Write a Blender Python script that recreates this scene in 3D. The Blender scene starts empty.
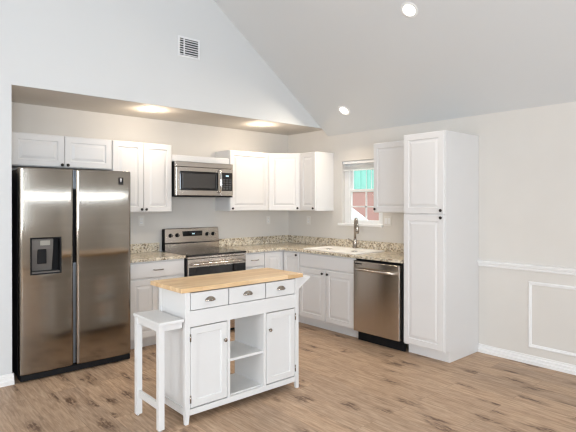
import bpy, bmesh, math, random
from mathutils import Vector, Matrix
random.seed(7)
R = math.radians
SC = bpy.context.scene
COL = SC.collection

# ------------------------------------------------------------------ camera
cam_d = bpy.data.cameras.new('camera')
cam = bpy.data.objects.new('camera', cam_d)
COL.objects.link(cam)
cam_d.sensor_width = 36.0
cam_d.lens = 36.0 * 491.6 / 576.0
cam_d.shift_x = -12.2 / 576.0
cam_d.shift_y = -11.7 / 576.0
cam_d.clip_start = 0.05
cam.location = (-4.583, -5.339, 1.479)
cam.rotation_euler = (R(90 - 0.22), 0, R(-42.02))
SC.camera = cam
SC.cycles.filter_width = 1.3

# ------------------------------------------------------------------ exposure
SC.view_settings.view_transform = 'Standard'
SC.view_settings.look = 'None'
SC.view_settings.exposure = -1.62
SC.view_settings.gamma = 1.0
SC.view_settings.use_curve_mapping = False

# ------------------------------------------------------------------ world: overcast sky
W = bpy.data.worlds.new('sky')
SC.world = W
W.use_nodes = True
wn = W.node_tree.nodes
wl = W.node_tree.links
wn.clear()
wo = wn.new('ShaderNodeOutputWorld')
wb = wn.new('ShaderNodeBackground')
wt = wn.new('ShaderNodeTexCoord')
ws = wn.new('ShaderNodeSeparateXYZ')
wr = wn.new('ShaderNodeValToRGB')
wr.color_ramp.elements[0].position = 0.45
wr.color_ramp.elements[0].color = (0.62, 0.66, 0.70, 1)
wr.color_ramp.elements[1].position = 0.75
wr.color_ramp.elements[1].color = (0.85, 0.93, 1.0, 1)
wm = wn.new('ShaderNodeMath'); wm.operation = 'MULTIPLY_ADD'
wm.inputs[1].default_value = 0.5; wm.inputs[2].default_value = 0.5
wl.new(wt.outputs['Generated'], ws.inputs[0])
wl.new(ws.outputs['Z'], wm.inputs[0])
wl.new(wm.outputs[0], wr.inputs[0])
wl.new(wr.outputs[0], wb.inputs[0])
wb.inputs[1].default_value = 8.0
wl.new(wb.outputs[0], wo.inputs[0])


def area_light(name, loc, rot, sx, sy, power, color):
    d = bpy.data.lights.new(name, 'AREA')
    d.shape = 'RECTANGLE'; d.size = sx; d.size_y = sy
    d.energy = power; d.color = color
    o = bpy.data.objects.new(name, d)
    COL.objects.link(o)
    o.location = loc; o.rotation_euler = rot
    return o

# window light of the great room (rear wall y=-9, side wall x=-7), plus two added slits
DAY = (0.77, 0.88, 1.0)
DAY_SIDE = (0.93, 0.96, 1.0)
P_REAR, P_SIDE, P_SLIT = 360, 165, 42
for wx in (-6.0, -4.6):
    area_light('daylight_or_added_slit', (wx, -9.03, 1.6), (R(90), 0, 0), 1.1, 1.4, P_REAR, DAY)
area_light('daylight_or_added_slit', (-1.5, -9.03, 1.62), (R(90), 0, 0), 2.9, 0.07, P_SLIT, DAY)  # added slit light, shaped to put a bright stripe in the fridge's reflection
area_light('daylight_or_added_slit', (.03, -7.3, 1.62), (R(90), 0, R(90)), 2.9, 0.07, P_SLIT, DAY)  # second added slit light, carries the stripe across the other fridge door
for wy in (-6.6, -3.6):
    area_light('daylight_or_added_slit', (-7.03, wy, 1.6), (R(90), 0, R(-90)), 1.7, 1.4, P_SIDE, DAY_SIDE)
P_DOWN = 14
P_DOWN_VAULT = 36
WARM = (1.0, 0.83, 0.64)
WARM_VAULT = (1.0, 0.86, 0.70)

# ------------------------------------------------------------------ materials
def new_mat(name):
    m = bpy.data.materials.new(name)
    m.use_nodes = True
    nt = m.node_tree
    return m, nt, nt.nodes['Principled BSDF'], nt.nodes, nt.links

def ramp(nodes, stops, interp='LINEAR'):
    r = nodes.new('ShaderNodeValToRGB')
    cr = r.color_ramp
    cr.interpolation = interp
    while len(cr.elements) > 1:
        cr.elements.remove(cr.elements[-1])
    cr.elements[0].position = stops[0][0]; cr.elements[0].color = (*stops[0][1], 1)
    for p, c in stops[1:]:
        e = cr.elements.new(p); e.color = (*c, 1)
    return r

def mapping(nodes, links, scale=(1, 1, 1), rot=(0, 0, 0), loc=(0, 0, 0)):
    tc = nodes.new('ShaderNodeTexCoord')
    mp = nodes.new('ShaderNodeMapping')
    mp.inputs['Scale'].default_value = scale
    mp.inputs['Rotation'].default_value = rot
    mp.inputs['Location'].default_value = loc
    links.new(tc.outputs['Object'], mp.inputs[0])
    return mp

def noise(nodes, links, mp, scale, detail=3, rough=0.5, dist=0):
    n = nodes.new('ShaderNodeTexNoise')
    n.inputs['Scale'].default_value = scale
    n.inputs['Detail'].default_value = detail
    n.inputs['Roughness'].default_value = rough
    n.inputs['Distortion'].default_value = dist
    if mp is not None:
        links.new(mp.outputs[0], n.inputs['Vector'])
    return n

def simple(name, col, rough=0.5, metal=0.0, bump=0.0, bscale=200, var=0.0, spec=0.5):
    m, nt, b, N, L = new_mat(name)
    b.inputs['Base Color'].default_value = (*col, 1)
    b.inputs['Roughness'].default_value = rough
    b.inputs['Metallic'].default_value = metal
    b.inputs['Specular IOR Level'].default_value = spec
    mp = mapping(N, L)
    n = noise(N, L, mp, bscale, 3)
    if var:
        lo = tuple(c * (1 - var) for c in col); hi = tuple(min(1, c * (1 + var)) for c in col)
        r = ramp(N, [(0.3, lo), (0.7, hi)])
        n2 = noise(N, L, mp, 3.0, 2)
        L.new(n2.outputs['Fac'], r.inputs[0]); L.new(r.outputs[0], b.inputs['Base Color'])
    if bump:
        bp = N.new('ShaderNodeBump'); bp.inputs['Strength'].default_value = bump
        bp.inputs['Distance'].default_value = 0.002
        L.new(n.outputs['Fac'], bp.inputs['Height']); L.new(bp.outputs[0], b.inputs['Normal'])
    return m

WALL = simple('wall_paint', (0.70, 0.667, 0.62), 0.75, bump=0.12, bscale=140, var=0.015, spec=0.25)
CEIL_DAYLIT_GABLE = simple('ceiling_and_daylit_gable', (0.685, 0.697, 0.698), 0.85, bump=0.15, bscale=120, spec=0.2)  # also on the gable, whose cool tint is window light put in the colour
TRIM = simple('trim_paint', (0.86, 0.85, 0.835), 0.4, var=0.01)
CAB = simple('cabinet_white', (0.76, 0.745, 0.73), 0.38, var=0.01)
ISL = simple('island_white', (0.74, 0.735, 0.722), 0.42, var=0.01)
PLATE = simple('plate_plastic', (0.78, 0.75, 0.70), 0.35)
BLACK = simple('black_plastic', (0.008, 0.008, 0.009), 0.6, spec=0.2)
BLACKM = simple('dark_grey_metal', (0.016, 0.016, 0.018), 0.6, spec=0.2)
GLASSBLACK = simple('black_glass', (0.008, 0.008, 0.009), 0.04)
COOKTOP = simple('cooktop_glass', (0.02, 0.019, 0.018), 0.12)
KNOB = simple('dark_bronze', (0.045, 0.04, 0.037), 0.35, metal=0.7)
NICKEL = simple('brushed_nickel', (0.34, 0.30, 0.26), 0.24, metal=1.0)
CHROME = simple('chrome', (0.75, 0.74, 0.73), 0.15, metal=1.0)
SINKM = simple('white_composite', (0.86, 0.83, 0.78), 0.3)
GREYP = simple('grey_plastic', (0.13, 0.12, 0.11), 0.35)
VENTW = simple('vent_white', (0.80, 0.81, 0.82), 0.45)
DARKHOLE = simple('duct_dark', (0.03, 0.032, 0.035), 0.8)
WHITEP = simple('white_vinyl', (0.85, 0.85, 0.84), 0.4)

def stainless(name, col, rough, aniso=0.0, streak=(2, 2, 90), var=0.04, rot=0.0):
    m, nt, b, N, L = new_mat(name)
    b.inputs['Metallic'].default_value = 1.0
    mp = mapping(N, L, scale=streak)
    n = noise(N, L, mp, 1.0, 4, 0.6)
    r = ramp(N, [(0.3, tuple(c * (1 - var) for c in col)), (0.7, tuple(c * (1 + var) for c in col))])
    L.new(n.outputs['Fac'], r.inputs[0]); L.new(r.outputs[0], b.inputs['Base Color'])
    rr = N.new('ShaderNodeMapRange')
    rr.inputs['To Min'].default_value = rough * 0.96; rr.inputs['To Max'].default_value = rough * 1.04
    L.new(n.outputs['Fac'], rr.inputs['Value']); L.new(rr.outputs[0], b.inputs['Roughness'])
    if aniso:
        b.inputs['Anisotropic'].default_value = aniso
        t = N.new('ShaderNodeTangent'); t.direction_type = 'RADIAL'; t.axis = 'Z'
        L.new(t.outputs[0], b.inputs['Tangent'])
        b.inputs['Anisotropic Rotation'].default_value = rot
    return m

STEEL = stainless('stainless_steel', (0.58, 0.53, 0.48), 0.22, 0.0)
STEEL_FRIDGE = stainless('stainless_fridge', (0.325, 0.293, 0.253), 0.13, 0.95, (.6, .6, 40), .03)
STEEL_DW = stainless('stainless_dishwasher', (0.52, 0.48, 0.435), 0.2, 0.9, streak=(60, 60, 1), rot=0.25)

def floor_material():
    m, nt, b, N, L = new_mat('laminate_planks')
    mp = mapping(N, L, rot=(0, 0, R(90)))
    br = N.new('ShaderNodeTexBrick')
    br.offset = 0.37; br.offset_frequency = 2
    br.inputs['Scale'].default_value = 1.0
    br.inputs['Brick Width'].default_value = 1.22
    br.inputs['Row Height'].default_value = 0.182
    br.inputs['Mortar Size'].default_value = 0.0011
    br.inputs['Mortar Smooth'].default_value = 0.2
    br.inputs['Color1'].default_value = (0, 0, 0, 1)
    br.inputs['Color2'].default_value = (1, 1, 1, 1)
    br.inputs['Mortar'].default_value = (0.5, 0.5, 0.5, 1)
    L.new(mp.outputs[0], br.inputs['Vector'])
    # a random offset per plank so the grain breaks at every joint
    add = N.new('ShaderNodeVectorMath'); add.operation = 'MULTIPLY_ADD'
    add.inputs[1].default_value = (7.3, 3.1, 5.7)
    L.new(br.outputs['Color'], add.inputs[0]); L.new(mp.outputs[0], add.inputs[2])
    def scaled(s):
        v = N.new('ShaderNodeVectorMath'); v.operation = 'MULTIPLY'
        v.inputs[1].default_value = s
        L.new(add.outputs[0], v.inputs[0]); return v
    g = noise(N, L, scaled((3.5, 34, 1)), 1.0, 6, 0.62, 1.3)
    g2 = noise(N, L, scaled((8, 75, 1)), 1.0, 3, 0.6, 0.2)
    base = ramp(N, [(0.22, (0.255, 0.156, 0.094)), (0.42, (0.425, 0.288, 0.190)), (0.58, (0.515, 0.365, 0.250)), (0.78, (0.59, 0.44, 0.315))])
    L.new(g.outputs['Fac'], base.inputs[0])
    fine = ramp(N, [(0.3, (0.72, 0.70, 0.68)), (0.62, (1.08, 1.08, 1.08))])
    L.new(g2.outputs['Fac'], fine.inputs[0])
    mul = N.new('ShaderNodeMix'); mul.data_type = 'RGBA'; mul.blend_type = 'MULTIPLY'; mul.inputs['Factor'].default_value = 0.75
    L.new(base.outputs[0], mul.inputs['A']); L.new(fine.outputs[0], mul.inputs['B'])
    # plank to plank tone
    tone = ramp(N, [(0.0, (0.86, 0.86, 0.87)), (0.5, (1.0, 0.99, 0.97)), (1.0, (1.10, 1.07, 1.04))])
    L.new(br.outputs['Color'], tone.inputs[0])
    mul2 = N.new('ShaderNodeMix'); mul2.data_type = 'RGBA'; mul2.blend_type = 'MULTIPLY'; mul2.inputs['Factor'].default_value = 0.8
    L.new(mul.outputs['Result'], mul2.inputs['A']); L.new(tone.outputs[0], mul2.inputs['B'])
    # knots: dark short flecks along the grain
    vd = noise(N, L, scaled((4, 12, 1)), 1.5, 2, 0.5)
    vv = N.new('ShaderNodeVectorMath'); vv.operation = 'MULTIPLY_ADD'
    vv.inputs[1].default_value = (0.5, 0.9, 0)
    sc = scaled((2.0, 7.0, 1))
    L.new(vd.outputs['Color'], vv.inputs[0]); L.new(sc.outputs[0], vv.inputs[2])
    vo = N.new('ShaderNodeTexVoronoi'); vo.inputs['Scale'].default_value = 1.0
    vo.voronoi_dimensions = '2D'
    vo.inputs['Randomness'].default_value = 1.0
    L.new(vv.outputs[0], vo.inputs['Vector'])
    kr = ramp(N, [(0.0, (1, 1, 1)), (0.10, (1, 1, 1)), (0.2, (0.5, 0.5, 0.5)), (0.36, (0, 0, 0))])
    L.new(vo.outputs['Distance'], kr.inputs[0])
    kn = N.new('ShaderNodeSeparateColor'); L.new(vo.outputs['Color'], kn.inputs[0])
    kt = N.new('ShaderNodeMath'); kt.operation = 'GREATER_THAN'; kt.inputs[1].default_value = 0.5
    L.new(kn.outputs[0], kt.inputs[0])
    kf = N.new('ShaderNodeMath'); kf.operation = 'MULTIPLY'
    L.new(kt.outputs[0], kf.inputs[0]); L.new(kr.outputs[0], kf.inputs[1])
    kfine = ramp(N, [(0.46, (1, 1, 1)), (0.62, (0.15, 0.15, 0.15))])
    g3 = noise(N, L, scaled((16, 60, 1)), 1.0, 3, 0.6)
    L.new(g3.outputs['Fac'], kfine.inputs[0])
    kf2 = N.new('ShaderNodeMath'); kf2.operation = 'MULTIPLY'
    L.new(kf.outputs[0], kf2.inputs[0]); L.new(kfine.outputs[0], kf2.inputs[1])
    kmix = N.new('ShaderNodeMix'); kmix.data_type = 'RGBA'
    L.new(kf2.outputs[0], kmix.inputs['Factor'])
    L.new(mul2.outputs['Result'], kmix.inputs['A']); kmix.inputs['B'].default_value = (0.125, 0.068, 0.040, 1)
    # joints
    jm = N.new('ShaderNodeMix'); jm.data_type = 'RGBA'
    jf = N.new('ShaderNodeMath'); jf.operation = 'MULTIPLY'; jf.inputs[1].default_value = 0.55
    L.new(br.outputs['Fac'], jf.inputs[0]); L.new(jf.outputs[0], jm.inputs['Factor'])
    L.new(kmix.outputs['Result'], jm.inputs['A']); jm.inputs['B'].default_value = (0.09, 0.055, 0.035, 1)
    L.new(jm.outputs['Result'], b.inputs['Base Color'])
    b.inputs['Roughness'].default_value = 0.48
    b.inputs['Specular IOR Level'].default_value = 0.35
    bp = N.new('ShaderNodeBump'); bp.inputs['Strength'].default_value = 0.15; bp.inputs['Distance'].default_value = 0.002
    L.new(g2.outputs['Fac'], bp.inputs['Height']); L.new(bp.outputs[0], b.inputs['Normal'])
    return m
FLOOR = floor_material()

def granite():
    m, nt, b, N, L = new_mat('speckled_granite')
    mp = mapping(N, L)
    n1 = noise(N, L, mp, 26, 5, 0.65, 0.5)
    base = ramp(N, [(0.33, (0.09, 0.065, 0.045)), (0.42, (0.40, 0.29, 0.17)), (0.52, (0.72, 0.61, 0.43)), (0.68, (0.84, 0.78, 0.65))])
    L.new(n1.outputs['Fac'], base.inputs[0])
    v = N.new('ShaderNodeTexVoronoi'); v.inputs['Scale'].default_value = 75
    L.new(mp.outputs[0], v.inputs['Vector'])
    sep = N.new('ShaderNodeSeparateColor'); L.new(v.outputs['Color'], sep.inputs[0])
    sp = ramp(N, [(0.0, (0.03, 0.025, 0.022)), (0.13, (0.20, 0.15, 0.11)), (0.26, (0.55, 0.50, 0.44)), (0.5, (0.75, 0.67, 0.52)), (0.8, (0.85, 0.80, 0.70))], 'CONSTANT')
    L.new(sep.outputs[0], sp.inputs[0])
    mx = N.new('ShaderNodeMix'); mx.data_type = 'RGBA'; mx.inputs['Factor'].default_value = 0.55
    L.new(base.outputs[0], mx.inputs['A']); L.new(sp.outputs[0], mx.inputs['B'])
    L.new(mx.outputs['Result'], b.inputs['Base Color'])
    b.inputs['Roughness'].default_value = 0.12
    return m
GRANITE = granite()

def butcher():
    m, nt, b, N, L = new_mat('butcher_block')
    mp = mapping(N, L)
    br = N.new('ShaderNodeTexBrick'); br.offset = 0.43
    br.inputs['Scale'].default_value = 1.0
    br.inputs['Brick Width'].default_value = 0.38; br.inputs['Row Height'].default_value = 0.042
    br.inputs['Mortar Size'].default_value = 0.0006
    br.inputs['Color1'].default_value = (0, 0, 0, 1); br.inputs['Color2'].default_value = (1, 1, 1, 1)
    br.inputs['Mortar'].default_value = (0.2, 0.2, 0.2, 1)
    L.new(mp.outputs[0], br.inputs['Vector'])
    tone = ramp(N, [(0, (0.66, 0.43, 0.215)), (0.5, (0.74, 0.51, 0.28)), (1, (0.82, 0.60, 0.36))])
    L.new(br.outputs['Color'], tone.inputs[0])
    mp2 = mapping(N, L, scale=(5, 60, 60))
    g = noise(N, L, mp2, 1.0, 5, 0.6, 0.5)
    gr = ramp(N, [(0.3, (0.82, 0.78, 0.72)), (0.6, (1.03, 1.03, 1.03))])
    L.new(g.outputs['Fac'], gr.inputs[0])
    mx = N.new('ShaderNodeMix'); mx.data_type = 'RGBA'; mx.blend_type = 'MULTIPLY'; mx.inputs['Factor'].default_value = 0.8
    L.new(tone.outputs[0], mx.inputs['A']); L.new(gr.outputs[0], mx.inputs['B'])
    L.new(mx.outputs['Result'], b.inputs['Base Color'])
    b.inputs['Roughness'].default_value = 0.32
    return m
BUTCHER = butcher()

def glass_pane():
    m, nt, b, N, L = new_mat('window_glass')
    out = N['Material Output']
    tr = N.new('ShaderNodeBsdfTransparent'); tr.inputs[0].default_value = (0.97, 0.98, 0.98, 1)
    gl = N.new('ShaderNodeBsdfGlossy'); gl.inputs['Roughness'].default_value = 0.02
    fr = N.new('ShaderNodeFresnel'); fr.inputs['IOR'].default_value = 1.45
    mx = N.new('ShaderNodeMixShader')
    ge = N.new('ShaderNodeNewGeometry')
    inv = N.new('ShaderNodeMath'); inv.operation = 'SUBTRACT'; inv.inputs[0].default_value = 1.0
    L.new(ge.outputs['Backfacing'], inv.inputs[1])
    mu = N.new('ShaderNodeMath'); mu.operation = 'MULTIPLY'
    L.new(fr.outputs[0], mu.inputs[0]); L.new(inv.outputs[0], mu.inputs[1])
    L.new(mu.outputs[0], mx.inputs[0]); L.new(tr.outputs[0], mx.inputs[1]); L.new(gl.outputs[0], mx.inputs[2])
    L.new(mx.outputs[0], out.inputs[0])
    return m
GLASS = glass_pane()

def emissive(name, col, strength):
    m, nt, b, N, L = new_mat(name)
    b.inputs['Base Color'].default_value = (*col, 1)
    b.inputs['Emission Color'].default_value = (*col, 1)
    b.inputs['Emission Strength'].default_value = strength
    return m
LENS = emissive('lamp_lens', (1.0, 0.93, 0.82), 14)
SCREEN = emissive('clock_digits', (0.6, 0.85, 1.0), 0.9)

def brick_wall_mat():
    m, nt, b, N, L = new_mat('red_brick')
    mp = mapping(N, L, rot=(R(90), 0, R(90)))
    br = N.new('ShaderNodeTexBrick')
    br.inputs['Scale'].default_value = 1.0
    br.inputs['Brick Width'].default_value = 0.22; br.inputs['Row Height'].default_value = 0.085
    br.inputs['Mortar Size'].default_value = 0.008
    br.inputs['Color1'].default_value = (0.56, 0.15, 0.125, 1); br.inputs['Color2'].default_value = (0.50, 0.13, 0.11, 1)
    br.inputs['Mortar'].default_value = (0.55, 0.30, 0.26, 1)
    L.new(mp.outputs[0], br.inputs['Vector']); L.new(br.outputs['Color'], b.inputs['Base Color'])
    b.inputs['Roughness'].default_value = 0.85
    return m
BRICK = brick_wall_mat()
TEAL = simple('teal_metal_siding', (0.30, 0.66, 0.55), 0.5, var=0.05)
LAWN = simple('outdoor_ground', (0.22, 0.24, 0.14), 0.9, var=0.2)

# ------------------------------------------------------------------ mesh builder
class MB:
    def __init__(self):
        self.bm = bmesh.new()
    def _merge(self, tmp, smooth=False):
        for f in tmp.faces:
            f.smooth = smooth
        me = bpy.data.meshes.new('t'); tmp.to_mesh(me); tmp.free()
        self.bm.from_mesh(me); bpy.data.meshes.remove(me)
    def box(self, x0, x1, y0, y1, z0, z1, bev=0.0, seg=2):
        t = bmesh.new()
        bmesh.ops.create_cube(t, size=1.0)
        x0, x1 = min(x0, x1), max(x0, x1); y0, y1 = min(y0, y1), max(y0, y1); z0, z1 = min(z0, z1), max(z0, z1)
        for v in t.verts:
            v.co = ((x0 + x1) / 2 + v.co.x * (x1 - x0), (y0 + y1) / 2 + v.co.y * (y1 - y0), (z0 + z1) / 2 + v.co.z * (z1 - z0))
        if bev:
            bmesh.ops.bevel(t, geom=list(t.edges), offset=bev, segments=seg, profile=0.5, affect='EDGES')
        self._merge(t); return self
    def lathe(self, prof, c=(0, 0, 0), axis='Z', n=24, close=True):
        """prof: list of (radius, height) along the axis"""
        t = bmesh.new(); rings = []
        def P(r, h, a):
            u, v = r * math.cos(a), r * math.sin(a)
            if axis == 'Z': p = (u, v, h)
            elif axis == 'Y': p = (u, h, v)
            else: p = (h, u, v)
            return (c[0] + p[0], c[1] + p[1], c[2] + p[2])
        for r, h in prof:
            rings.append([t.verts.new(P(r, h, 2 * math.pi * k / n)) for k in range(n)])
        for A, B in zip(rings, rings[1:]):
            for k in range(n):
                t.faces.new((A[k], A[(k + 1) % n], B[(k + 1) % n], B[k]))
        if close:
            if prof[0][0] > 1e-6: t.faces.new(rings[0])
            if prof[-1][0] > 1e-6: t.faces.new(list(reversed(rings[-1])))
        bmesh.ops.remove_doubles(t, verts=t.verts, dist=1e-6)
        bmesh.ops.recalc_face_normals(t, faces=t.faces)
        for f in t.faces: f.smooth = len(f.verts) <= 4
        me = bpy.data.meshes.new('t'); t.to_mesh(me); t.free()
        self.bm.from_mesh(me); bpy.data.meshes.remove(me)
        return self
    def tube(self, pts, r, n=12):
        pts = [Vector(p) for p in pts]
        rad = r if isinstance(r, (list, tuple)) else [r] * len(pts)
        t = bmesh.new(); rings = []
        prev = None
        for i, p in enumerate(pts):
            d = (pts[min(i + 1, len(pts) - 1)] - pts[max(i - 1, 0)]).normalized()
            if prev is None:
                a = Vector((0, 0, 1)) if abs(d.z) < 0.9 else Vector((1, 0, 0))
                u = d.cross(a).normalized()
            else:
                u = (prev - d * prev.dot(d)).normalized()
            prev = u
            w = d.cross(u)
            rings.append([t.verts.new(p + (u * math.cos(2 * math.pi * k / n) + w * math.sin(2 * math.pi * k / n)) * rad[i]) for k in range(n)])
        for A, B in zip(rings, rings[1:]):
            for k in range(n):
                t.faces.new((A[k], A[(k + 1) % n], B[(k + 1) % n], B[k]))
        t.faces.new(rings[0]); t.faces.new(list(reversed(rings[-1])))
        bmesh.ops.recalc_face_normals(t, faces=t.faces)
        self._merge(t, True); return self
    def prism(self, poly, axis, a, b, bev=0.0):
        """poly in the two remaining axes (in xyz order), extruded from a to b along axis"""
        t = bmesh.new()
        def P(q, h):
            if axis == 'X': return (h, q[0], q[1])
            if axis == 'Y': return (q[0], h, q[1])
            return (q[0], q[1], h)
        A = [t.verts.new(P(q, a)) for q in poly]; B = [t.verts.new(P(q, b)) for q in poly]
        t.faces.new(A); t.faces.new(list(reversed(B)))
        n = len(poly)
        for k in range(n):
            t.faces.new((A[k], B[k], B[(k + 1) % n], A[(k + 1) % n]))
        bmesh.ops.recalc_face_normals(t, faces=t.faces)
        if bev:
            bmesh.ops.bevel(t, geom=list(t.edges), offset=bev, segments=2, profile=0.5, affect='EDGES')
        self._merge(t); return self
    def loops(self, w, h, steps, x0=0, z0=0):
        """rectangular panel facing -y: steps = [(inset, y)...] from the back edge to the centre"""
        t = bmesh.new(); rings = []
        for ins, y in steps:
            rings.append([t.verts.new(p) for p in ((x0 + ins, y, z0 + ins), (x0 + w - ins, y, z0 + ins), (x0 + w - ins, y, z0 + h - ins), (x0 + ins, y, z0 + h - ins))])
        for A, B in zip(rings, rings[1:]):
            for k in range(4):
                t.faces.new((A[k], A[(k + 1) % 4], B[(k + 1) % 4], B[k]))
        t.faces.new(rings[-1]); t.faces.new(list(reversed(rings[0])))
        bmesh.ops.recalc_face_normals(t, faces=t.faces)
        self._merge(t); return self
    def xf(self, M):
        self.bm.transform(M); return self
    def build(self, name, mat, parent=None, loc=None):
        me = bpy.data.meshes.new(name)
        self.bm.to_mesh(me); self.bm.free()
        me.materials.append(mat)
        o = bpy.data.objects.new(name, me)
        COL.objects.link(o)
        if parent is not None: o.parent = parent
        if loc is not None: o.location = loc
        return o

def tag(o, label=None, cat=None, group=None, kind=None):
    if label: o['label'] = label
    if cat: o['category'] = cat
    if group: o['group'] = group
    if kind: o['kind'] = kind
    return o

def thing(name, label, cat, loc=(0, 0, 0), rz=0.0, group=None):
    o = bpy.data.objects.new(name, None)
    o.empty_display_size = 0.1
    COL.objects.link(o)
    o.location = loc; o.rotation_euler = (0, 0, rz)
    return tag(o, label, cat, group)

def struct(mb, name, mat, parent=None, label=None):
    o = mb.build(name, mat, parent)
    o['kind'] = 'structure'
    if label: o['label'] = label
    return o

# ------------------------------------------------------------------ the room
YG = -0.80            # plane of the gable wall over the alcove
XJ = -3.650           # jamb of the alcove
SOF = 2.437            # alcove ceiling
SL = 0.745; PL = 2.345
XR, YR = -7.0, -9.0   # far sides of the great room
def slope_z(x): return PL - SL * x if x > -3.5 else PL + SL * (x + 7.0)
RIDGE = slope_z(-3.5)

struct(MB().box(XR - .12, .12, YR - .12, .12, -.1, 0), 'floor', FLOOR)
c = MB()
c.prism([(.12, PL - .09), (0, PL), (-3.5, RIDGE), (-7, PL), (-7.12, PL - .09), (-7.12, PL + .15), (-3.5, RIDGE + .2), (.12, PL + .11)], 'Y', YR - .12, YG)
struct(c, 'ceiling', CEIL_DAYLIT_GABLE)
struct(MB().box(XJ - .1, .12, YG + .02, .12, SOF, SOF + .12), 'ceiling_alcove', WALL)
struct(MB().box(XJ - .1, .12, 0, .12, 0, SOF), 'wall_back', WALL)
struct(MB().box(XJ - .11, XJ, YG + .02, .12, 0, SOF), 'wall_alcove', WALL)
g = MB()
g.prism([(XR - .12, 0), (XJ, 0), (XJ, SOF), (-.114, SOF), (-3.5, RIDGE), (XR, PL), (XR - .12, PL)], 'Y', YG, YG + .02)
struct(g, 'wall_gable', CEIL_DAYLIT_GABLE)  # the walls' paint made cooler, with the window light's tint in its colour
WY0, WY1, WZ0, WZ1 = -1.700, -1.042, 1.207, 2.0   # kitchen window opening
w = MB()
w.box(0, .12, YR, -8.75, 0, PL + .1).box(0, .12, -8.75, -5.85, 0, 1.585).box(0, .12, -8.75, -5.85, 1.655, PL + .1).box(0, .12, -5.85, WY0, 0, PL + .1).box(0, .12, WY1, YG, 0, PL + .1).box(0, .12, WY0, WY1, 0, WZ0).box(0, .12, WY0, WY1, WZ1, PL + .1)  # narrow slit toward the rear is added for the fridge's reflected stripe
w.box(0, .12, YG, 0, 0, SOF)
struct(w, 'wall_right', WALL)
# side wall and rear wall, behind the camera, with their window openings and one added slit in the rear wall
w = MB()
ys = [(-7.45, -5.75), (-4.45, -2.75)]
w.box(XR - .12, XR, YR, ys[0][0], 0, PL).box(XR - .12, XR, ys[0][1], ys[1][0], 0, PL).box(XR - .12, XR, ys[1][1], YG, 0, PL)
for a, b in ys: w.box(XR - .12, XR, a, b, 0, .9).box(XR - .12, XR, a, b, 2.3, PL)
struct(w, 'wall_left', WALL)
w = MB()
xs = [(-6.55, -5.45), (-5.15, -4.05), (-2.95, -.05)]
zz = [(.9, 2.3), (.9, 2.3), (1.585, 1.655)]
prev = XR
for (a, b), (lo, hi) in zip(xs, zz):
    w.box(prev, a, YR - .12, YR, 0, PL); w.box(a, b, YR - .12, YR, 0, lo); w.box(a, b, YR - .12, YR, hi, PL); prev = b
w.box(prev, 0, YR - .12, YR, 0, PL)
w.prism([(XR, PL), (0, PL), (-3.5, RIDGE)], 'Y', YR - .12, YR)
struct(w, 'wall_rear', WALL)

# base moulding, chair rail, picture-frame moulding
BASEP = [(0, 0), (.022, 0), (.022, .028), (.012, .034), (.012, .056), (.005, .062), (.005, .078), (.003, .08), (0, .08)]
struct(MB().prism([(-d, z) for d, z in BASEP], 'Y', YR, -2.902), 'baseboard_right', TRIM)
struct(MB().prism([(YG - d, z * 1.1) for d, z in BASEP], 'X', XR, XJ + .012), 'baseboard_left', TRIM)
RAILP = [(0, 0), (.010, .002), (.014, .010), (.014, .024), (.022, .030), (.022, .040), (.036, .044), (.036, .058), (0, .060)]
struct(MB().prism([(-d, .85 + z) for d, z in RAILP], 'Y', YR, -2.902), 'trim_1', TRIM)
FP = [(0, .0), (.006, .004), (.012, .010), (.010, .022), (.006, .027), (0, .03)]
def moulding_frame(y0, y1, z0, z1):
    t = bmesh.new(); rings = []
    for d, i in [(0, 0), (.007, 0), (.013, .006), (.013, .013), (.008, .017), (.008, .024), (.004, .03), (0, .03)]:
        rings.append([t.verts.new(p) for p in ((-d, y0 - i, z0 + i), (-d, y1 + i, z0 + i), (-d, y1 + i, z1 - i), (-d, y0 - i, z1 - i))])
    for A, B in zip(rings, rings[1:]):
        for k in range(4): t.faces.new((A[k], A[(k + 1) % 4], B[(k + 1) % 4], B[k]))
    bmesh.ops.recalc_face_normals(t, faces=t.faces)
    m = MB(); m._merge(t); return m
struct(moulding_frame(-3.39, -4.45, .152, .755), 'trim_2', TRIM)

# kitchen window, in the wall x = 0
fw = .075
m = MB()
m.box(.055, .12, WY1 - fw, WY1, WZ0, WZ1, .003).box(.055, .12, WY0, WY0 + fw, WZ0, WZ1, .003).box(.055, .12, WY0 + fw, WY1 - fw, WZ1 - .06, WZ1, .003).box(.055, .12, WY0 + fw, WY1 - fw, WZ0, WZ0 + .02, .003)
win = struct(m, 'window_1', WHITEP)
struct(MB().box(-.04, .055, WY0 - .012, WY1 + .035, WZ0 - .018, WZ0 + .010, .004), 'window_sill', TRIM, win)
def sash(name, x, z0, z1, cross):
    m = MB(); y0, y1 = WY0 + fw, WY1 - fw; f = .034
    m.box(x, x + .024, y0, y0 + f, z0, z1, .002).box(x, x + .024, y1 - f, y1, z0, z1, .002)
    m.box(x, x + .024, y0 + f, y1 - f, z0, z0 + f, .002).box(x, x + .024, y0 + f, y1 - f, z1 - f, z1, .002)
    yc = (y0 + y1) / 2 - .015
    if cross:
        m.box(x + .005, x + .018, yc - .010, yc + .010, z0 + f, z1 - f)
        m.box(x + .005, x + .018, y0 + f, y1 - f, cross - .009, cross + .009)
    else:
        for q in (-.02, .06, .14): m.box(x + .009, x + .014, yc - q - .003, yc - q + .003, z0 + f, z1 - f)
    o = struct(m, name, WHITEP, win)
    struct(MB().box(x + .010, x + .013, y0 + f - .004, y1 - f + .004, z0 + f - .004, z1 - f + .004), 'glass_pane', GLASS, o)
    return o
sash('lower_sash', .062, WZ0 + .02, 1.645, 1.427)
sash('upper_sash', .090, 1.612, WZ1 - .06, None)

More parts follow.
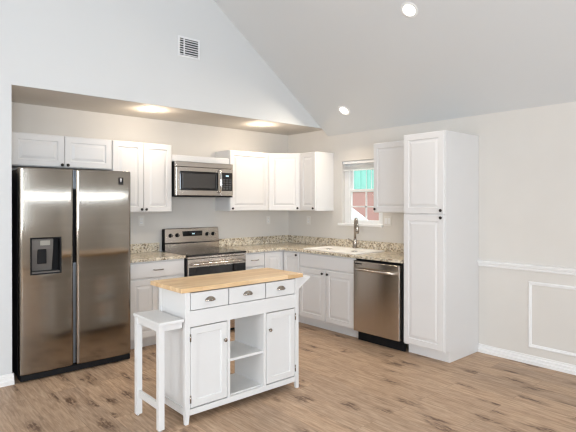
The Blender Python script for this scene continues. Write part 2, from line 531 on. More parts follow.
# ------------------------------------------------------------------ outside the kitchen window
struct(MB().box(.12, 16, -8, 14, -.35, -.15), 'ground', LAWN)
hs = thing('house', 'red brick house with a teal metal upper storey, across the yard outside the window', 'house', (6.2, 3.4, -.15))
MB().box(0, 4, -5, 6, 0, 1.93).build('brick_wall', BRICK, hs)
t = MB(); prof = []
y = -5.1
while y < 6.1:
    prof += [(-.02, y), (-.02, y + .16), (-.05, y + .18), (-.05, y + .22)]
    y += .24
prof += [(4, 6.1), (4, -5.1)]
t.prism(prof, 'Z', 1.93, 4.6).build('metal_siding', TEAL, hs)
fe = thing('fence', 'white board fence with a sloping top edge, outside below the lower window pane', 'fence', (3.0, 0, -.15))
for k in range(16):
    y0 = -.30 + k * .20
    MB().prism([(y0, 0), (y0 + .196, 0), (y0 + .196, .617 + .563 * (y0 + .196)), (y0, .617 + .563 * y0)], 'X', 0, .03, .002).build('board', WHITEP, fe)
MB().prism([(-.32, .617 - .563 * .32), (2.90, .617 + .563 * 2.90), (2.90, .66 + .563 * 2.90), (-.32, .66 - .563 * .32)], 'X', -.01, .06, .002).build('cap_rail', WHITEP, fe)

# ------------------------------------------------------------------ cabinet pieces
def raised_steps(t, stile):
    return [(0, 0), (0, -t + .004), (.004, -t), (stile, -t), (stile + .004, -t + .008), (stile + .014, -t + .008), (stile + .034, -t + .0015), (stile + .037, -t + .001)]
def raised_door(w, h, t=.02, stile=.055):
    return MB().loops(w, h, raised_steps(t, min(stile, w * .24)), -w / 2, 0)
def flat_front(w, h, t=.02):
    return MB().loops(w, h, [(0, 0), (0, -t + .005), (.003, -t + .002), (.008, -t)], -w / 2, 0)
def knob(parent, x, z, y=-.02, mat=None, r=.014):
    MB().lathe([(.005, 0), (.005, -.010), (r, -.016), (r * 1.05, -.021), (r * .75, -.027), (0, -.029)], (x, y, z), 'Y', 16).build('knob', mat or KNOB, parent)
def bar_pull(parent, x, z, y=-.02, half=.05, mat=None):
    pts = [(x - half, y, z), (x - half, y - .012, z), (x - half * .88, y - .024, z), (x - half * .4, y - .03, z), (x + half * .4, y - .03, z), (x + half * .88, y - .024, z), (x + half, y - .012, z), (x + half, y, z)]
    MB().tube(pts, .0055, 8).build('pull', mat or NICKEL, parent)
def door_on(cab, x0, x1, z0, z1, yf, kn=None, stile=.055):
    """door between x0..x1 in cabinet coordinates (front at yf), origin at its lower middle"""
    o = raised_door(x1 - x0, z1 - z0, stile=stile).build('door', CAB, cab, ((x0 + x1) / 2, yf, z0))
    if kn: knob(o, kn[0] - (x0 + x1) / 2, kn[1] - z0)
    return o
def drawer_on(cab, x0, x1, z0, z1, yf, pull=True):
    o = flat_front(x1 - x0, z1 - z0).build('drawer_front', CAB, cab, ((x0 + x1) / 2, yf, z0))
    if pull: bar_pull(o, 0, (z1 - z0) / 2)
    return o
CT = .884   # underside of counters
GAP = .004
def base_body(cab, w, depth=.60, toe=.075):
    """carcass with a recessed toe kick, local x 0..w, front at y 0, back at depth"""
    MB().prism([(0, .1), (0, CT), (depth, CT), (depth, 0), (toe, 0), (toe, .1)], 'X', 0.001, w - .001).build('carcass', CAB, cab)

# base cabinets ------------------------------------------------------
# local frame: x along the run, -y out of the face; the back run has no rotation, the window run is turned by -90 degrees
b1 = thing('base_cabinet', 'white base cabinet with one drawer over two doors, between fridge and range', 'cabinet', (-2.60, -.60, 0), 0, 'base cabinets')
base_body(b1, .617, .595)
drawer_on(b1, .012, .607, .715, .868, 0)
door_on(b1, .012, .306, .115, .70, 0, (.28, .66)); door_on(b1, .312, .607, .115, .70, 0, (.34, .66))

b2 = thing('base_cabinet', 'narrow white base cabinet with one drawer and one door, beside the range toward the corner', 'cabinet', (-1.217, -.60, 0), 0, 'base cabinets')
base_body(b2, .303, .595)
drawer_on(b2, .012, .297, .715, .868, 0)
door_on(b2, .012, .297, .115, .70, 0, (.265, .66))

b3 = thing('base_cabinet', 'white corner base cabinet with two tall doors meeting at the inside corner', 'cabinet', (0, 0, 0), 0, 'base cabinets')
MB().prism([(-.005, -.005), (-.912, -.005), (-.912, -.60), (-.60, -.60), (-.60, -.912), (-.005, -.912)], 'Z', .1, CT).build('carcass', CAB, b3)
MB().prism([(-.01, -.01), (-.912, -.01), (-.912, -.525), (-.525, -.525), (-.525, -.912), (-.01, -.912)], 'Z', 0, .1).build('toe_kick', CAB, b3)
o = raised_door(.283, .755).build('door', CAB, b3, (-.911 + .145, -.60, .115))
o = raised_door(.283, .755).build('door', CAB, b3, (-.60, -.911 + .145, .115)); o.rotation_euler = (0, 0, R(-90))
knob(o, .115, .725)

b4 = thing('base_cabinet', 'wide white sink base cabinet with a false front over two doors', 'cabinet', (-.60, -.914, 0), R(-90), 'base cabinets')
base_body(b4, .896, .595)
drawer_on(b4, .008, .889, .715, .868, 0, False)
door_on(b4, .008, .450, .115, .70, 0, (.415, .662)); door_on(b4, .456, .889, .115, .70, 0, (.497, .662))

# wall cabinets -------------------------------------------------------
WB, WT, WD = 1.372, 2.118, .31
def wall_cab(x0, w, z0, z1, ndoors, label, kn, loc=None, rz=0, depth=WD):
    c = thing('wall_cabinet', label, 'cabinet', loc or (x0, -depth, 0), rz, 'wall cabinets')
    MB().box(.001, w - .001, 0, depth - .002, z0, z1, .002, 1).build('carcass', CAB, c)
    e = .006
    if ndoors == 1:
        door_on(c, e, w - e, z0 + e, z1 - e, 0, kn[0])
    else:
        door_on(c, e, w / 2 - .002, z0 + e, z1 - e, 0, kn[0]); door_on(c, w / 2 + .002, w - e, z0 + e, z1 - e, 0, kn[1])
    return c
wall_cab(-3.562, .912, 1.812, 2.118, 2, 'short white two-door wall cabinet above the refrigerator', [(.43, 1.836), (.482, 1.836)])
wall_cab(-2.648, .665, WB, WT, 2, 'tall white two-door wall cabinet between fridge and microwave', [(.307, 1.405), (.358, 1.405)])
wall_cab(-1.221, .609, WB, WT, 1, 'white single-door wall cabinet beside the microwave, toward the room corner', [(.035, 1.405)])
dc = thing('wall_cabinet', 'white diagonal wall cabinet set across the room corner', 'cabinet', (0, 0, 0), 0, 'wall cabinets')
MB().prism([(-.002, -.002), (-.609, -.002), (-.609, -.31), (-.31, -.609), (-.002, -.609)], 'Z', WB, WT, .001).build('carcass', CAB, dc)
o = raised_door(.405, WT - WB - .012).build('door', CAB, dc, (-.46, -.46, WB + .006)); o.rotation_euler = (0, 0, R(-45))
knob(o, .17, .027)
wall_cab(0, .292, WB, WT, 1, 'narrow white wall cabinet between the corner cabinet and the window', [(.262, 1.405)], (-WD, -.611, 0), R(-90))
wall_cab(0, .612, WB - .005, WT + .015, 1, 'white wall cabinet above the dishwasher, between window and pantry', [(.035, 1.405)], (-WD, -1.826, 0), R(-90))

fl = thing('filler_cabinet', 'low white box filling the gap above the microwave', 'cabinet', (-1.981, -.30, 1.94))
MB().box(0, .758, 0, .298, 0, .075, .002).build('panel', CAB, fl)
MB().box(0, .758, -.02, 0, 0.004, .068, .003).build('front_board', CAB, fl)

# pantry --------------------------------------------------------------
PT = 2.138
pa = thing('pantry_cabinet', 'tall white pantry cabinet with two stacked doors, beside the dishwasher', 'cabinet', (-.605, -2.445, 0), R(-90))
MB().prism([(0, .1), (0, PT), (.603, PT), (.603, 0), (.075, 0), (.075, .1)], 'X', .001, .455).build('carcass', CAB, pa)
door_on(pa, .008, .448, .115, 1.362, 0, (.425, 1.338)); door_on(pa, .008, .448, 1.374, PT - .006, 0, (.425, 1.405))

# ------------------------------------------------------------------ counters
ctr = MB()
ctr.prism([(-.002, -.002), (-1.217, -.002), (-1.217, -.64), (-.66, -.64), (-.64, -.66), (-.64, -2.443), (-.002, -2.443)], 'Z', CT, .914, .003)
k1 = thing('countertop', 'L-shaped speckled granite worktop running from the range round the corner to the pantry', 'countertop', (0, 0, 0))
ctr.build('slab', GRANITE, k1)
MB().box(-1.217, -.022, -.022, -.002, .914, 1.015, .002).build('backsplash', GRANITE, k1)
MB().box(-.022, -.002, -2.443, -.002, .914, 1.015, .002).build('backsplash', GRANITE, k1)
k2 = thing('countertop', 'short speckled granite worktop between the refrigerator and the range', 'countertop', (-2.64, -.64, CT))
MB().box(0, .657, 0, .638, 0, .03, .003).build('slab', GRANITE, k2)
MB().box(0, .657, .618, .638, .03, .131, .002).build('backsplash', GRANITE, k2)

# sink (drop-in: rim on the worktop, two bowls) ------------------------
sk = thing('sink', 'white drop-in double-bowl sink in the granite worktop below the window', 'sink', (-.325, -1.37, .914))
def bowl_sink():
    t = bmesh.new()
    def ring(x0, x1, y0, y1, z): return [t.verts.new(p) for p in ((x0, y0, z), (x1, y0, z), (x1, y1, z), (x0, y1, z))]
    o0 = ring(-.25, .25, -.42, .42, .001); o1 = ring(-.25, .25, -.42, .42, .010); o2 = ring(-.24, .24, -.41, .41, .014)
    for A, B in ((o0, o1), (o1, o2)):
        for k in range(4): t.faces.new((A[k], A[(k + 1) % 4], B[(k + 1) % 4], B[k]))
    # rim plate with two shallow bowls kept above the slab's underside
    for (y0, y1) in ((-.41, 0), (0, .41)):
        R0 = ring(-.24, .24, y0, y1, .014)
        i = .03
        R1 = ring(-.215, .14, y0 + i if y0 < 0 else y0 + .012, y1 - i if y1 > 0 else y1 - .012, .013)
        R2 = ring(-.205, .13, y0 + i + .01, y1 - i - .01, .003)
        for A, B in ((R0, R1), (R1, R2)):
            for k in range(4): t.faces.new((A[k], A[(k + 1) % 4], B[(k + 1) % 4], B[k]))
        t.faces.new(R2)
    bmesh.ops.remove_doubles(t, verts=t.verts, dist=1e-5)
    bmesh.ops.recalc_face_normals(t, faces=t.faces)
    m = MB(); m._merge(t); return m
bowl_sink().build('basin', SINKM, sk)
for yy in (-.2, .2):
    MB().lathe([(.04, 0), (.04, .003), (.028, .004), (.02, .001)], (-.03, yy, .0035), 'Z', 20).build('drain', CHROME, sk)

# faucet ----------------------------------------------------------------
fa = thing('faucet', 'brushed nickel gooseneck pull-down faucet behind the sink below the window', 'faucet', (-.115, -1.37, .928))
MB().lathe([(.030, 0), (.030, .008), (.024, .014), (.022, .06), (.019, .10), (.017, .12)], (0, 0, 0), 'Z', 20).build('base', NICKEL, fa)
dx, dy = -.55, -.83
pts = [(0, 0, .11), (0, 0, .285)]
for k in range(1, 13):
    a = math.pi * k / 12
    rr = .05
    pts.append((dx * rr * (1 - math.cos(a)), dy * rr * (1 - math.cos(a)), .285 + .07 * math.sin(a)))
pts.append((dx * .10, dy * .10,    .262))
MB().tube(pts, .0145, 12).build('spout', NICKEL, fa)
MB().lathe([(.014, .05), (.019, .03), (.021, -.02), (.018, -.055), (0, -.056)], (dx * .10, dy * .10, .235), 'Z', 16).build('spray_head', NICKEL, fa)
MB().tube([(0, .02, .075), (0, .04, .078), (-.005, .09, .10), (-.006, .105, .108)], [.011, .010, .006, .005], 10).build('lever', NICKEL, fa)

# ------------------------------------------------------------------ outlets and switches
def plate(x, y, z, rz, label, w, h, kind, cat):
    p = thing(kind, label, cat, (x, y, z), rz)
    MB().box(-w / 2, w / 2, -.006, 0, -h / 2, h / 2, .002).build('cover_plate', PLATE, p)
    return p
def socket(p):
    for dz in (-.02, .02):
        s = MB().box(-.017, .017, -.009, -.006, dz - .014, dz + .014, .001).build('socket', TRIM, p)
        for sx in (-.006, .006):
            MB().box(sx - .001, sx + .001, -.0095, -.0085, dz - .003, dz + .007).build('slot', BLACKM, s)
def rocker(p, dx_):
    MB().box(dx_ - .016, dx_ + .016, -.011, -.005, -.033, .033, .002).build('rocker', TRIM, p)
socket(plate(-2.197, -.001, 1.27, 0, 'white wall outlet above the short counter beside the fridge', .072, .117, 'outlet', 'outlet'))
socket(plate(-.37, -.001, 1.235, 0, 'white wall outlet on the range wall near the room corner', .072, .117, 'outlet', 'outlet'))
socket(plate(-.001, -.425, 1.235, R(-90), 'white wall outlet between the room corner and the window', .072, .117, 'outlet', 'outlet'))
p = plate(-.001, -1.775, 1.262, R(-90), 'white double light switch beside the window, under the wall cabinet', .112, .12, 'light_switch', 'light switch')
rocker(p, -.023); rocker(p, .023)

# ------------------------------------------------------------------ refrigerator
fr = thing('refrigerator', 'stainless steel side-by-side refrigerator with an ice and water dispenser', 'refrigerator', (-3.152, 0, 0))
FX0, FX1 = -.448, .478
MB().box(FX0, FX1, -.755, -.04, .03, 1.755, .004).build('cabinet_body', BLACKM, fr)
MB().box(FX0 + .004, FX1 - .006, -.838, -.72, .010, .058, .003).build('kick_grille', BLACK, fr)
for sx in (FX0 + .05, FX1 - .05):
    for sy in (-.70, -.12):
        MB().lathe([(.02, 0), (.02, .012), (.012, .014), (.012, .035)], (sx, sy, 0), 'Z', 12).build('foot', BLACK, fr)
def fridge_door(x0, x1, name, hole=None):
    """door with a gently bowed front; hole = (x0,x1,z0,z1) leaves the dispenser opening"""
    z0, z1, yb = .062, 1.768, -.765
    yf, bow = -.842, .010
    def yy(x):
        u = (x - (x0 + x1) / 2) / ((x1 - x0) / 2)
        e = max(0.0, abs(u) - .96) / .04
        return yf - bow * (1 - u * u) + .008 * e * e
    X = [x0 + (x1 - x0) * k / 40 for k in range(41)]
    Z = [z0, z0 + .006, z0 + .012, .6, 1.2, z1 - .012, z1 - .006, z1]
    if hole:
        hx0 = min(range(41), key=lambda k: abs(X[k] - hole[0])); hx1 = min(range(41), key=lambda k: abs(X[k] - hole[1]))
        X[hx0], X[hx1] = hole[0], hole[1]
        Z = [z0, z0 + .006, z0 + .012, .4, hole[2], hole[3], z1 - .012, z1 - .006, z1]
    t = bmesh.new()
    G = [[t.verts.new((x, yy(x) + (.005 if z in (z0, z1) else 0), z)) for z in Z] for x in X]
    for i in range(40):
        for j in range(len(Z) - 1):
            if hole and hx0 <= i < hx1 and Z[j] == hole[2]: continue
            t.faces.new((G[i][j], G[i + 1][j], G[i + 1][j + 1], G[i][j + 1]))
    Bk = [[t.verts.new((x, yb, z)) for z in (z0, z1)] for x in (x0, x1)]
    nz = len(Z) - 1
    t.faces.new([G[i][0] for i in range(41)] + [Bk[1][0], Bk[0][0]])
    t.faces.new([G[i][nz] for i in range(41)] + [Bk[1][1], Bk[0][1]])
    t.faces.new([G[0][j] for j in range(nz + 1)] + [Bk[0][1], Bk[0][0]])
    t.faces.new([G[40][j] for j in range(nz + 1)] + [Bk[1][1], Bk[1][0]])
    t.faces.new((Bk[0][0], Bk[0][1], Bk[1][1], Bk[1][0]))
    bmesh.ops.recalc_face_normals(t, faces=t.faces)
    for f in t.faces: f.smooth = len(f.verts) == 4 and abs(f.normal.y) > .5
    m = MB()
    me = bpy.data.meshes.new('t'); t.to_mesh(me); t.free(); m.bm.from_mesh(me); bpy.data.meshes.remove(me)
    return m.build(name, STEEL_FRIDGE, fr)
HX0, HX1, HZ0, HZ1 = -.375, -.135, .877, 1.186
ld = fridge_door(FX0, -.036, 'freezer_door', (HX0, HX1, HZ0, HZ1))
rd = fridge_door(-.010, FX1, 'fresh_food_door')
# dispenser
yd = -.856
m = MB()
f = .012
m.box(HX0, HX0 + f, yd, -.775, HZ0, HZ1, .002).box(HX1 - f, HX1, yd, -.775, HZ0, HZ1, .002).box(HX0 + f, HX1 - f, yd, -.775, HZ0, HZ0 + f, .002).box(HX0 + f, HX1 - f, yd, -.775, HZ1 - f, HZ1, .002)
dp = m.build('dispenser', BLACK, ld)
MB().box(HX0 + f, HX1 - f, -.785, -.775, HZ0 + f, HZ1 - f).build('dispenser_back', BLACK, ld)
MB().prism([(-.852, 1.172), (-.785, 1.172), (-.785, .905), (-.80, .905), (-.845, 1.085)], 'X', HX0 + .014, HX0 + .175).build('dispenser_housing', GREYP, ld)
MB().box(HX0 + .075, HX0 + .15, -.853, -.848, 1.12, 1.16, .001).build('control_panel', simple('control_label', (.30, .29, .25), .3), ld)
MB().box(HX0 + .055, HX0 + .125, -.848, -.83, .965, 1.09, .006).build('paddle', BLACK, ld)
MB().box(HX0 + f, HX1 - f, -.85, -.785, HZ0 + f, HZ0 + .022).build('drip_tray', GREYP, ld)
# gasket strip / recessed grips between the doors
MB().box(-.034, -.012, -.80, -.762, .07, 1.76).build('grip_channel', simple('grip_grey', (.22, .24, .27), .35, .6), fr)
MB().box(-.033, -.0125, -.806, -.80, .95, 1.60, .002).build('pocket_handle', BLACK, fr)
bd = MB().box(.358, .404, -.850, -.8475, 1.643, 1.708, .0005).build('badge', BLACK, rd)
m = MB(); m.lathe([(.0001, -.0012), (.009, -.0012), (.009, 0)], (.381, -.8502, 1.692), 'Y', 16); m.box(.3765, .3855, -.8514, -.85, 1.668, 1.686)
m.build('badge_emblem', WHITEP, bd)
MB().box(.361, .401, -.8512, -.85, 1.655, 1.659).build('badge_line', GREYP, bd)

# ------------------------------------------------------------------ range
ra = thing('range', 'stainless steel electric range with black glass cooktop and rear control panel', 'stove', (-1.598, 0, 0))
RX = .378
MB().box(-RX, RX, -.63, -.025, .02, .898, .003).build('body', BLACKM, ra)
MB().box(-RX, RX, -.672, -.075, .898, .917, .004).build('cooktop', COOKTOP, ra)
for bx, by, br_ in ((-.19, -.50, .10), (.19, -.50, .115), (-.19, -.23, .075), (.19, -.23, .09)):
    MB().lathe([(br_, 0), (br_, .0006), (br_ - .003, .0006), (br_ - .003, 0)], (bx, by, .917), 'Z', 40, False).build('burner_ring', GREYP, ra)
MB().box(-RX, RX, -.664, -.63, .872, .897, .004).build('front_trim', STEEL, ra)
od = MB().box(-RX + .004, RX - .004, -.668, -.632, .20, .868, .005).build('oven_door', STEEL, ra)
MB().box(-RX + .012, RX - .012, -.673, -.667, .24, .782, .002).build('oven_glass', GLASSBLACK, od)
m = MB().tube([(-.33, -.70, .815), (-.25, -.712, .815), (0, -.716, .815), (.25, -.712, .815), (.33, -.70, .815)], .014, 12)
m.box(-.345, -.31, -.712, -.668, .803, .827, .004).box(.31, .345, -.712, -.668, .803, .827, .004)
m.build('oven_handle', STEEL, od)
MB().box(-RX + .004, RX - .004, -.665, -.632, .05, .192, .005).build('drawer', STEEL, ra)
for sx in (-.33, .33):
    for sy in (-.58, -.08):
        MB().lathe([(.02, 0), (.02, .02)], (sx, sy, 0), 'Z', 12).build('foot', BLACK, ra)
# backguard
bg = MB().prism([(-.085, .917), (-.022, .917), (-.022, 1.172), (-.052, 1.172), (-.060, 1.165), (-.078, 1.01), (-.085, 1.0)], 'X', -RX + .030, RX + .004).build('control_panel', STEEL, ra)
MB().box(-RX + .020, -RX + .029, -.083, -.022, .917, 1.168, .002).build('end_cap', BLACK, ra)
MB().box(-RX + .032, RX + .002, -.088, -.080, .993, 1.003).build('panel_seam', BLACK, ra)
def face_y(z): return -.060 - (1.165 - z) / .155 * .018
tilt = math.atan2(.018, .155)
def on_face(mb, x, z): return mb.xf(Matrix.Translation((x, face_y(z), z)) @ Matrix.Rotation(tilt, 4, 'X'))
ds = on_face(MB().box(-.130, .130, -.004, .001, -.045, .045, .001), .018, 1.092).build('display', GLASSBLACK, ra)
for k in range(3):
    on_face(MB().box(-.012 + k * .013, -.004 + k * .013, -.005, -.003, .004, .020), .02, 1.092).build('digit', SCREEN, ds)
for kx in (-.270, -.185, .220, .305):
    kb = on_face(MB().lathe([(.024, 0), (.024, -.006), (.019, -.010), (.017, -.026), (0, -.027)], (0, 0, 0), 'Y', 20), kx, 1.092).build('control_knob', BLACK, ra)
    on_face(MB().box(-.004, .004, -.034, -.024, -.017, .017, .001), kx, 1.092).build('knob_grip', CHROME, kb)

# ------------------------------------------------------------------ microwave
mw = thing('microwave', 'stainless steel over-the-range microwave with a curved handle, above the range', 'microwave', (-1.600, 0, 1.545))
MX = .376
MB().box(-MX, MX, -.37, -.003, 0, .39, .003).build('case', BLACK, mw)
MB().box(-MX, MX, -.40, -.366, .335, .39, .003).build('vent_grille', STEEL, mw)
md = MB().box(-MX, .20, -.405, -.366, .012, .331, .005).build('door', STEEL, mw)
MB().box(-MX + .045, .165, -.409, -.404, .07, .285, .008).build('door_window', GLASSBLACK, md)
MB().box(-MX + .075, .12, -.4115, -.4085, .095, .262, .004).build('window_mesh', simple('mesh_grey', (.05, .047, .045), .25), md)
MB().tube([(.178, -.405, .05), (.178, -.435, .06), (.178, -.448, .11), (.178, -.452, .18), (.178, -.448, .25), (.178, -.435, .305), (.178, -.405, .315)], .012, 12).build('handle', CHROME, md)
cp = MB().box(.203, MX, -.405, -.366, .012, .331, .005).build('control_panel', STEEL, mw)
kp = MB().box(.215, MX - .012, -.409, -.404, .07, .285, .003).build('keypad', GLASSBLACK, cp)
MB().box(.270, .310, -.4105, -.408, .240, .254).build('clock_display', SCREEN, kp)
kb = simple('key_grey', (.05, .05, .052), .4)
for r_ in range(5):
    for c_ in range(3):
        MB().box(.228 + c_ * .044, .262 + c_ * .044, -.4102, -.408, .085 + r_ * .027, .103 + r_ * .027).build('key', kb, kp)
MB().box(-MX, MX, -.395, -.36, -.006, .010, .002).build('bottom_lip', BLACK, mw)

# ------------------------------------------------------------------ dishwasher
dw = thing('dishwasher', 'stainless steel dishwasher with a bar handle, between sink base and pantry', 'dishwasher', (-.60, -1.812, 0), R(-90))
MB().box(.006, .606, .01, .57, .1, .876, .002).build('tub', BLACKM, dw)
MB().box(.003, .609, .0, .05, .863, .880, .002).build('control_strip', BLACK, dw)
dd = MB().box(.004, .602, -.042, .0, .112, .858, .006).build('door', STEEL_DW, dw)
MB().box(.004, .602, -.0435, -.0, .8585, .861).build('door_edge', BLACK, dd)
m = MB().tube([(.05, -.075, .775), (.12, -.088, .775), (.3, -.093, .775), (.48, -.088, .775), (.555, -.075, .775)], .012, 12)
m.box(.04, .07, -.085, -.042, .763, .787, .004).box(.535, .565, -.085, -.042, .763, .787, .004)
m.build('handle', STEEL, dd)
MB().box(.02, .12, -.0445, -.041, .826, .836).build('label_strip', BLACK, dd)
MB().box(.004, .608, .035, .06, .0, .112, .002).build('kick_plate', BLACK, dw)

# ------------------------------------------------------------------ kitchen island
il = thing('kitchen_island', 'white kitchen island with butcher-block top, three drawers, two doors and open shelves', 'kitchen island', (-2.468, -2.221, 0))
HX, HY = .5035, .194
ZT = .880
MB().box(-.539, .540, -.207, .256, ZT, .911, .004).build('butcher_block_top', BUTCHER, il)
for sx in (-1, 1):
    for sy in (-1, 1):
        m = MB(); x0, x1 = sorted((sx * HX, sx * (HX - .036))); y0, y1 = sorted((sy * HY, sy * (HY - .036)))
        m.box(x0, x1, y0, y1, .10, ZT, .002)
        t = bmesh.new()
        xi = sx * (HX - .036); xo = sx * HX; yi = sy * (HY - .036); yo = sy * HY
        top = [(xo, yo, .10), (xi, yo, .10), (xi, yi, .10), (xo, yi, .10)]
        xi2 = sx * (HX - .024); yi2 = sy * (HY - .024)
        bot = [(xo, yo, 0), (xi2, yo, 0), (xi2, yi2, 0), (xo, yi2, 0)]
        A = [t.verts.new(q) for q in top]; B = [t.verts.new(q) for q in bot]
        t.faces.new(A); t.faces.new(B)
        for k in range(4): t.faces.new((A[k], A[(k + 1) % 4], B[(k + 1) % 4], B[k]))
        bmesh.ops.recalc_face_normals(t, faces=t.faces); m._merge(t)
        m.build('leg', ISL, il)
    xa, xb = sorted((sx * (HX - .010), sx * (HX - .026)))
    m = MB().box(xa, xb, -HY + .036, HY - .036, .06, ZT)
    m.build('side_panel', ISL, il)
    xa, xb = sorted((sx * (HX - .002), sx * (HX - .026)))
    MB().box(xa, xb, -HY + .036, HY - .036, .055, .105, .001).build('side_rail', ISL, il)
    MB().box(xa, xb, -HY + .036, HY - .036, .735, ZT, .001).build('side_rail', ISL, il)
FYF = -HY
MB().box(-HX + .036, HX - .036, FYF + .002, FYF + .03, .645, .752, .001).build('front_rail', ISL, il)
MB().box(-HX + .036, HX - .036, FYF + .002, FYF + .03, .055, .096, .001).build('bottom_rail', ISL, il)
MB().box(-HX + .036, HX - .036, HY - .03, HY - .002, .645, ZT, .001).build('back_rail', ISL, il)
MB().box(-HX + .036, HX - .036, HY - .03, HY - .002, .055, .096, .001).build('bottom_rail', ISL, il)
MB().box(-HX + .026, HX - .026, FYF + .03, HY - .03, .084, .102).build('bottom_shelf', ISL, il)
MB().box(-.148, .153, FYF + .012, HY - .005, .345, .363, .001).build('shelf', ISL, il)
for xa, xb in ((-.172, -.148), (.153, .178)):
    MB().box(xa, xb, FYF + .002, HY - .002, .096, .646, .001).build('divider', ISL, il)
for xa, xb in ((-.466, -.172), (.178, .466)):
    MB().box(xa, xb, HY - .02, HY - .006, .096, .645).build('back_panel', ISL, il)
MB().box(-.466, .466, FYF + .03, HY - .03, .74, .752).build('drawer_floor', ISL, il)
for x0, x1 in ((-.462, -.165), (-.155, .165), (.175, .462)):
    d = MB().loops(x1 - x0, .115, [(0, .02), (0, -.001), (.0015, -.003), (.004, -.003)], -(x1 - x0) / 2, 0).build('drawer', ISL, il, ((x0 + x1) / 2, FYF + .003, .757))
    # cup pull: a quarter shell open downward
    t = bmesh.new(); rings = []
    for i in range(7):
        a = (math.pi / 2) * i / 6
        row = []
        for k in range(13):
            b = math.pi * k / 12
            rx = .040 * math.cos(b); s = math.sin(b)
            row.append(t.verts.new((rx, -.003 - .022 * s * math.cos(a), .048 + .028 * s * math.sin(a))))
        rings.append(row)
    for A, B in zip(rings, rings[1:]):
        for k in range(12): t.faces.new((A[k], A[k + 1], B[k + 1], B[k]))
    m = MB(); m._merge(t, True)
    o = m.build('cup_pull', NICKEL, d)
    md_ = o.modifiers.new('thick', 'SOLIDIFY'); md_.thickness = .002
def island_door(x0, x1, hinge_side):
    z0, z1 = .104, .638
    w = x1 - x0
    d = MB().loops(w, z1 - z0, [(0, .016), (0, -.001), (.0015, -.003), (.045, -.003), (.049, .006)], -w / 2, 0).build('door', ISL, il, ((x0 + x1) / 2, FYF + .003, z0))
    knob(d, -hinge_side * (w / 2 - .022), .41, -.003, NICKEL, .013)
    for hz in (.06, .47):
        MB().tube([(hinge_side * (w / 2 + .003), -.006, hz - .026), (hinge_side * (w / 2 + .003), -.006, hz + .026)], .005, 8).build('hinge', NICKEL, d)
island_door(-.464, -.176, -1)
island_door(.182, .462, 1)
MB().prism([(HX + .001, ZT - .006), (HX + .15, ZT - .006), (HX + .15, ZT - .020), (HX + .001, ZT - .115)], 'Y', -.165, .165, .002).build('side_shelf', ISL, il)

# stool pushed against the island
st = thing('stool', 'narrow white wooden stool standing against the end of the kitchen island', 'stool', (-3.082, -2.215, 0))
MB().box(-.075, .100, -.205, .200, .688, .708, .004).build('seat', ISL, st)
for sy in (-1, 1):
    ya, yb = sorted((sy * .186, sy * .148))
    lg = MB().box(-.071, -.031, ya, yb, .012, .688, .002).build('leg', ISL, st)
    MB().lathe([(.014, 0), (.014, .006), (.006, .008), (.006, .014)], (-.051, (ya + yb) / 2, 0), 'Z', 12).build('glide', CHROME, lg)
    MB().box(-.031, .100, ya + .008, yb - .008, .645, .688, .002).build('apron', ISL, st)
MB().box(-.063, -.039, -.148, .148, .642, .688, .002).build('apron', ISL, st)
MB().box(-.061, -.041, -.148, .148, .135, .180, .002).build('stretcher', ISL, st)
MB().box(.085, .100, -.148, .148, .655, .688, .002).build('apron', ISL, st)

# ------------------------------------------------------------------ recessed lights
def downlight(loc, tilt_y, label, power):
    t = thing('recessed_light', label, 'ceiling light', loc, 0, 'recessed ceiling lights')
    t.rotation_euler = (0, tilt_y, 0)
    MB().lathe([(.080, 0), (.078, -.004), (.064, -.007), (.056, -.004), (.054, 0)], (0, 0, 0), 'Z', 36, False).build('trim_ring', WHITEP, t)
    MB().lathe([(.055, -.0005), (.055, -.003), (.0001, -.003)], (0, 0, 0), 'Z', 32).build('lens', LENS, t)
    if tilt_y:
        d = bpy.data.lights.new('lamp', 'AREA'); d.shape = 'DISK'; d.size = .10; d.spread = R(150); d.color = WARM_VAULT
    else:
        d = bpy.data.lights.new('lamp', 'POINT'); d.shadow_soft_size = .03; d.color = WARM
    d.energy = power
    if not tilt_y:
        b = bpy.data.lights.new('lamp_beam', 'AREA'); b.shape = 'DISK'; b.size = .10; b.spread = R(125); b.color = WARM; b.energy = 5.5
        ob = bpy.data.objects.new('lamp_beam', b); COL.objects.link(ob); ob.parent = t; ob.location = (0, 0, -.012)
    o = bpy.data.objects.new('lamp', d); COL.objects.link(o); o.parent = t
    o.location = (0, 0, -.012 if tilt_y else -.085)
downlight((-2.323, -.55, SOF), 0, 'round recessed light in the alcove ceiling nearer the refrigerator', P_DOWN)
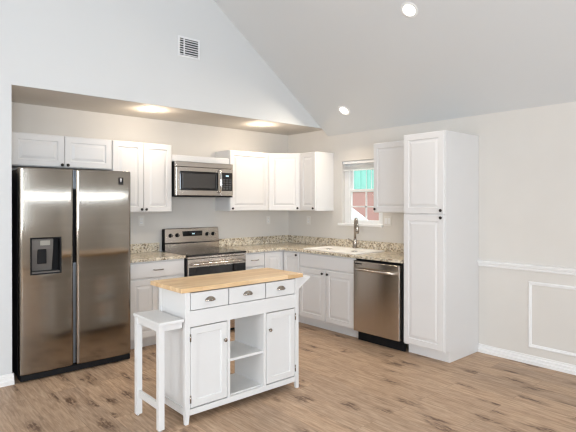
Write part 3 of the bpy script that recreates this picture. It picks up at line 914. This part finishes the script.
downlight((-.898, -.532, SOF), 0, 'round recessed light in the alcove ceiling nearer the corner', P_DOWN)
ST = math.atan(SL)
downlight((-.298, -1.36, slope_z(-.298)), ST, 'round recessed light low on the sloped ceiling above the sink window', P_DOWN_VAULT)
downlight((-1.056, -2.824, slope_z(-1.056)), ST, 'round recessed light high on the sloped ceiling, farthest from the cabinets', P_DOWN_VAULT)

# ------------------------------------------------------------------ vent register on the gable wall
ve = thing('air_vent', 'white louvred air vent high on the gable wall', 'vent', (-2.04, YG, 3.07))
VW, VH = .125, .105
MB().box(-VW + .01, VW - .01, -.003, 0, -VH + .01, VH - .01).build('duct_opening', DARKHOLE, ve)
m = MB()
m.box(-VW, VW, -.010, 0, VH - .02, VH, .002).box(-VW, VW, -.010, 0, -VH, -VH + .02, .002)
m.box(-VW, -VW + .02, -.010, 0, -VH + .02, VH - .02, .002).box(VW - .02, VW, -.010, 0, -VH + .02, VH - .02, .002).box(-.062, -.048, -.010, 0, -VH + .02, VH - .02)
m.build('frame', VENTW, ve)
for k in range(7):
    z = -VH + .03 + k * .0242
    mm = MB().box(-.048, VW - .02, -.0015, .0015, -.007, .007).xf(Matrix.Translation((0, -.007, z)) @ Matrix.Rotation(R(-35), 4, 'X'))
    mm.build('slat', VENTW, ve)
    mm = MB().box(-VW + .02, -.062, -.0015, .0015, -.006, .006).xf(Matrix.Translation((0, -.007, z)) @ Matrix.Rotation(R(-35), 4, 'X'))
    mm.build('slat', VENTW, ve)

# ------------------------------------------------------------------ raised window blind
bl = thing('window_blind', 'white blind drawn up at the top of the kitchen window', 'blind', (.030, -1.371, 1.875))
MB().box(-.020, .020, -.318, .318, .085, .122, .003).build('headrail', WHITEP, bl)
for k in range(7):
    MB().box(-.017, .017, -.312, .312, .016 + k * .0075, .0195 + k * .0075).build('slat', WHITEP, bl)
MB().box(-.017, .017, -.312, .312, 0, .012, .002).build('bottom_rail', WHITEP, bl)
for yy in (-.22, .22):
    MB().tube([(0, yy, .005), (0, yy, .09)], .0025, 6).build('cord', WHITEP, bl)
